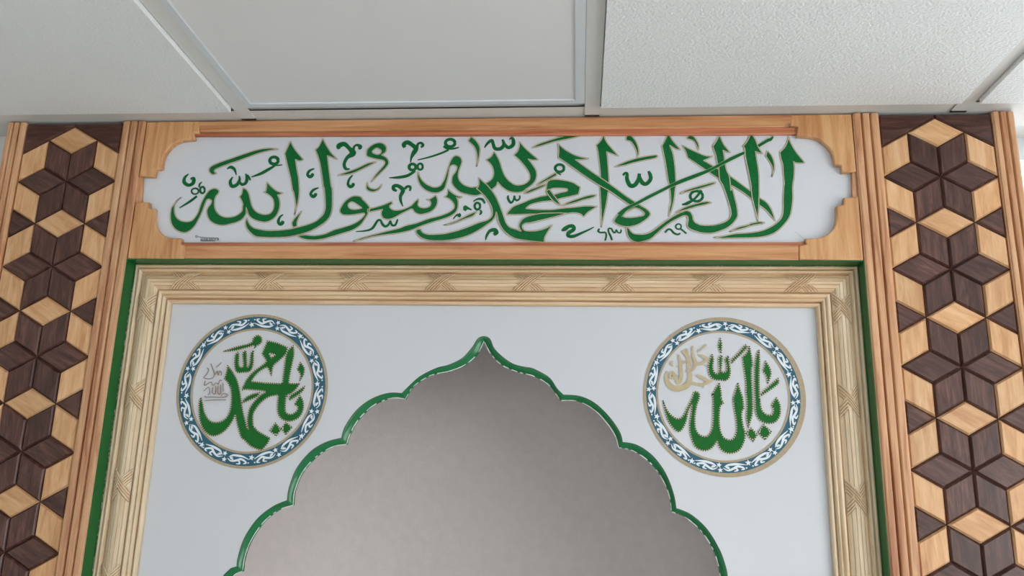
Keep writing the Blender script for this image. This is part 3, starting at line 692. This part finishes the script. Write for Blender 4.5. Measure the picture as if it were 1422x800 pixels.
# ---------------------------------------------------------------- round medallions
YM = YP - .0005
def ring_mesh(name, r0, r1, y, mat, parent, n=96, dx=0.0, thick=.0003):
    V, F = [], []
    for i in range(n):
        a = 2*PI*i/n; c, s_ = math.cos(a), math.sin(a)
        V += [(r0*c, y, r0*s_), (r1*c+dx, y, r1*s_)]
    for i in range(n):
        j = (i+1) % n; F.append((2*i, 2*i+1, 2*j+1, 2*j))
    return mesh(name, V, F, mat, parent)
def medallion(cx, cz, R, r, label, letters, marks, script, script_mat, rim, rot):
    root = empty('calligraphy_medallion', (cx, YM, cz))
    tag(root, label, 'medallion', 'round seals on the arch panel')
    n = 96
    mesh('white_disc', [(r[2]*R*math.cos(2*PI*i/n), .0003, r[2]*R*math.sin(2*PI*i/n)) for i in range(n)], [tuple(range(n))], M['panel'], root)
    ring_mesh('gold_rim', r[0]*R, R, -.0003, M['goldline'], root, dx=rim)
    band = ring_mesh('teal_band', r[1]*R, r[0]*R, -.0002, M['teal'], root)
    ring_mesh('gold_inner_ring', r[2]*R, r[1]*R, -.0003, M['goldline'], root)
    rm = (r[0]+r[1])/2*R; hb = (r[0]-r[1])/2*R
    def pol(a, q): return ((rm+q*hb)*math.sin(a), (rm+q*hb)*math.cos(a))
    star = []
    def star_at(a, q, sz):
        c = pol(a, q); V = [(c[0], -.0008, c[1])]
        for k in range(10):
            rr = sz*(1 if k % 2 == 0 else .45); t = a+k*PI/5 + q
            V.append((c[0]+rr*math.sin(t), -.0008, c[1]+rr*math.cos(t)))
        mesh('star_ornament', V, [(0, 1+k, 1+(k+1) % 10) for k in range(10)], M['white'], band)
    N = 8; st = 2*PI/N
    for k in range(N):
        a0 = rot + k*st
        star_at(a0, .48, .0045); star_at(a0+.022, -.48, .0045)
        star_at(a0+st*.5, -.35 if k % 2 else .35, .0052)
        for mir, base in ((1, a0+st*.25), (-1, a0+st*.75)):
            Q = []
            def sw(pts):
                sm = smooth_path(pts, 5)
                Q.append((strip([pol(base+mir*u, q) for u, q, w in sm], [w for u, q, w in sm], -.0008-.00004*len(Q)), 0))
            e = .158
            j = lambda: rnd.uniform(-.06, .06)
            sw([(-e, .05+j(), .0008), (-.6*e, .45+j(), .0024), (-.1*e, .15, .0036), (.25*e, -.15+j(), .0036), (.6*e, .15, .0030), (.75*e, .5+j(), .0028), (.5*e, .62, .0012)])
            sw([(-.9*e, -.15+j(), .0010), (-.55*e, -.55, .0030), (0, -.62+j(), .0038), (.45*e, -.5, .0026), (e, -.1+j(), .0008)])
            sw([(.05*e, .1, .0026), (.2*e, .55+j(), .0028), (-.1*e, .72, .0012)])
            sw([(-.45*e, .15, .0026), (-.75*e, -.1, .0022), (-.5*e, -.2, .0010)])
            sw([(.9*e, .45, .0016), (.96*e, .5, .0024), (1.02*e, .45, .0012)])
            V, F, I = join(Q); mesh('scroll_ornament', V, F, M['white'], band)
    yl = YM-.0003
    inv = Matrix.Translation((-cx, -YM, -cz))
    built = []
    for i, t in enumerate(letters):
        yl = YM-.0003-i*.00004
        o, loops = letter(None, t, yl, M['green2'], outl=False); o.parent = root; o.data.transform(inv)
        built.append((o, loops))
    def inside(p, loops):
        c = False
        for lp in loops:
            for (x1, z1), (x2, z2) in zip(lp, lp[1:]+lp[:1]):
                if (z1 > p[1]) != (z2 > p[1]) and p[0] < (x2-x1)*(p[1]-z1)/(z2-z1)+x1: c = not c
        return c
    for i, (o, loops) in enumerate(built):
        yl = YM-.0003-i*.00004
        others = [l for j, (q, l) in enumerate(built) if j != i]
        hidden = lambda p: any(inside(p, l) for l in others)
        P, V, F = [], [], []
        for lp in loops:
            run = []
            for p in resample(lp+[lp[0]], max(8, len(lp)*2)):
                if hidden(p):
                    if len(run) > 1: P.append((strip(run, 1.5*PX, yl-.0006), 0))
                    run = []
                else: run.append(p)
            if len(run) > 1: P.append((strip(run, 1.5*PX, yl-.0006), 0))
        V, F, I = join(P); g_ = mesh('gold_outline', V, F, M['gold'], o); g_.data.transform(inv)
        V, F = [], []
        for lp in loops:
            L = lp+[lp[0]]; per = sum(math.hypot(b[0]-a[0], b[1]-a[1]) for a, b in zip(L, L[1:])); m_ = max(4, int(per/.0037))
            for (x, z) in resample(L, m_+1)[:-1]:
                if hidden((x, z)): continue
                n0 = len(V); q = .00112
                V += [(x+q*math.cos(w*PI/3), yl-.0008, z+q*math.sin(w*PI/3)) for w in range(6)]; F.append(tuple(range(n0, n0+6)))
        d_ = mesh('black_dots', V, F, M['dot'], o); d_.data.transform(inv); tag(d_, kind='stuff')
    for t in marks:
        o = brush(None, t, yl, M['green2'], 'letter_mark', False); o.parent = root; o.data.transform(inv)
    o = brush(None, script, yl, script_mat, 'small_script', False); o.parent = root; o.data.transform(inv)
    return root
a1, a2, a3, a4 = '@245,430,6.667 ', '@340,430,6.667 ', '@245,535,6.667 ', '@340,535,6.667 '
c1 = px(350.5, 544, YM); 
c1 = ((px(245.3, 544, YM)[0]+px(455, 544, YM)[0])/2, (px(350, 437, YM)[1]+px(350, 651, YM)[1])/2)
c2 = ((px(892.5, 552, YM)[0]+px(1116.6, 552, YM)[0])/2, (px(1003, 440, YM)[1]+px(1003, 663.8, YM)[1])/2)
circ = lambda x, y, r_: ' '.join('%.1f,%.1f' % (x+r_*math.cos(k*PI/4), y+r_*math.sin(k*PI/4)) for k in range(8))
medallion(c1[0], c1[1], .1290, (.965, .812, .785), 'round teal-banded seal with green lettering and small brown script on white panel',
 [a1+'475,520* 520,575 560,650 580,720 595,800 '+a3+'605,180 625,280 655,395* '+a4+'30,405 80,385 130,430 235,490* 210,540 160,600* 110,590 50,560 0,510 '+a3+'600,480 570,380 545,270* 520,330 470,400 410,450 330,470 260,420 220,330 210,220 215,150 230,115* 245,180 260,250 300,320 360,345 430,330 480,280 505,200 510,100 500,0 '+a1+'500,720 480,680 445,640* 465,580',
  a2+'210,290* 300,310 395,350* 380,410 320,470 265,520 245,610* 225,560 205,535 140,570 90,620 60,665* 200,680 350,685 510,685* 470,740 420,780 '+a4+'390,85 310,90 220,110 150,160 95,230 75,290 80,390* 30,400* 25,320 45,220 90,150 150,90 195,60 100,45 0,40 '+a3+'610,50* 620,10 '+a1+'618,720 650,650 710,580 790,520 '+a2+'200,480 180,440 160,410* 182,360 | 225,405* 290,415* 245,450*',
  a2+'450,335* 455,420 430,540 410,650 395,800 '+a4+'385,90 375,180 380,250 430,270 480,240 490,200 460,180* 510,95* 540,150 540,230 500,300 420,335 340,310 305,240 310,120 320,40 '+a2+'340,780 350,680 365,560 390,400',
  a2+'515,490* 550,540 545,600 510,660* 515,600 485,555*', a4+'555,10* 540,50 480,100 415,140* 420,100 480,60',
  a4+'285,350* 335,410* 290,470* 235,420*', a4+'380,345* 440,390* 380,460* 340,400*',
  a1+'570,395* 545,430 540,520 560,580 620,582 680,572 710,510 715,380* 690,410 680,500 655,530 650,400* 640,380* 615,410 620,520 592,532 577,500 580,420',
  a1+'440,388* 560,345 690,310 715,265 750,238 785,255 790,300 755,330 728,330 640,355 540,380', a3+'770,70* 740,110 610,165* 640,120 700,85'],
 [a1+'728,325,16 735,340,14 718,358,8'],
 a1+'285,540,10 300,560,10 280,600,10 255,630,9 300,642,9 340,630,9 350,590,10 320,500,10 | '+a1+'345,560,9 360,600,9 380,570,9 388,608,9 402,570,9 420,590,9 410,612,8 | '+a1+'370,535,8 420,490,8 | '+a1+'270,660,9 262,702,10 320,672,9 340,702,9 370,680,9 390,692,9 402,655,9 425,660,9 | '
 +a3+'255,55,8 300,15,8 | '+a3+'305,20,9 310,70,9 295,90,8 | '+a3+'340,20,11 335,68,11 360,80,11 366,5,9 | '+a3+'388,5,10 386,72,11 410,80,11 412,-5,9 | '+a3+'432,-10,9 436,62,9 | '+a3+'265,100,10 275,112,10 330,110,9 440,112,10 478,92,10 440,78,9 415,100,9 | '+a3+'265,145,8 350,138,9 462,137,8 | '+a1+'430,680,8 440,700,8', M['brown'], 0.0, math.radians(16.7))
d1, d2, d3, d4 = '@890,435,6.667 ', '@1000,435,6.667 ', '@890,545,6.667 ', '@1000,545,6.667 '
medallion(c2[0], c2[1], .1275, (.950, .825, .800), 'round teal-banded seal with green lettering and large tan script on white panel',
 [d3+'205,80* 235,150 280,210 340,245 390,220 430,140 470,60 '+d1+'495,730 535,740 '+d3+'540,50 515,130 500,220 505,330 540,390 600,410 640,380 665,300 670,150 665,20 '+d1+'660,760 690,700 725,645* 740,720 745,780 '+d3+'740,50 765,100* 735,130 725,220 730,330 760,410 800,435 '+d4+'80,440 120,430 150,370 150,270 130,150 120,60 '+d2+'130,760 165,645* 180,700 205,770 '+d4+'210,60 220,155* 205,170 200,230 215,320 230,370 225,440 190,520 130,560 60,560 0,520 '+d3+'705,445* 670,500 630,530 580,540 510,510 470,430 450,320 465,200 475,100* 440,170 420,260 390,330 350,365 300,330 250,260 220,160',
  d2+'270,310* 290,400 300,490* 290,510 290,600 295,700 300,800 '+d4+'300,150 290,230 260,325* 245,230 250,100 240,0 '+d2+'240,660 225,540 205,410* 245,370',
  d2+'360,345* 365,450 360,600 365,800 '+d4+'365,60 385,160 430,205 480,205 495,160 475,125* 520,50* 555,120 550,220 500,280 420,285 360,250 330,180 325,60 '+d2+'320,700 320,520 335,400',
  d2+'420,445* 460,510 470,570 440,655* 430,590 395,535* 410,490', d2+'535,605* 530,660 380,765* 385,740 450,680', d2+'235,295* 240,330 105,465* 110,430 170,370',
  d4+'285,330* 345,390* 305,455* 240,380*', d4+'405,300* 475,365* 415,440* 350,370*', d1+'735,235* 748,290 742,372* 715,310*',
  d1+'660,385* 640,430 625,500 635,570 680,615 760,622 '+d2+'40,627 80,602 95,540 85,470 75,395* 45,430 60,480 60,530 30,550 8,535* '+d1+'752,410 740,390* 720,430 727,520 710,562 682,550 665,500 672,430'],
 [],
 d1+'245,535,12 234,600,30 262,662,48 330,700,52 420,672,52 455,610,40 440,500,26 425,330,20 | '+d1+'450,630,20 500,655,26 560,662,28 610,645,24 660,625,22 | '+d1+'515,575,18 560,592,30 620,630,30 650,640,20 | '+d1+'350,385,18 368,480,28 372,590,34 350,640,34 318,600,28 292,545,26 268,592,16 292,600,18 330,570,20 | '
 +d1+'380,350,22 430,400,30 455,450,22 465,490,14 | '+d1+'478,300,14 482,400,24 505,460,28 480,525,20 410,540,10 | '+d1+'500,478,22 555,465,24 610,435,22 | '+d1+'530,390,16 575,400,26 630,440,24 | '+d1+'520,365,8 605,292,20 | '+d1+'292,440,10 282,465,22 295,495,10 | '+d1+'590,485,20 608,485,20 | '+d1+'565,675,20 585,675,20 | '+d1+'330,500,10 390,465,14 410,450,12 395,445,10', M['tan'], .0018, math.radians(4))
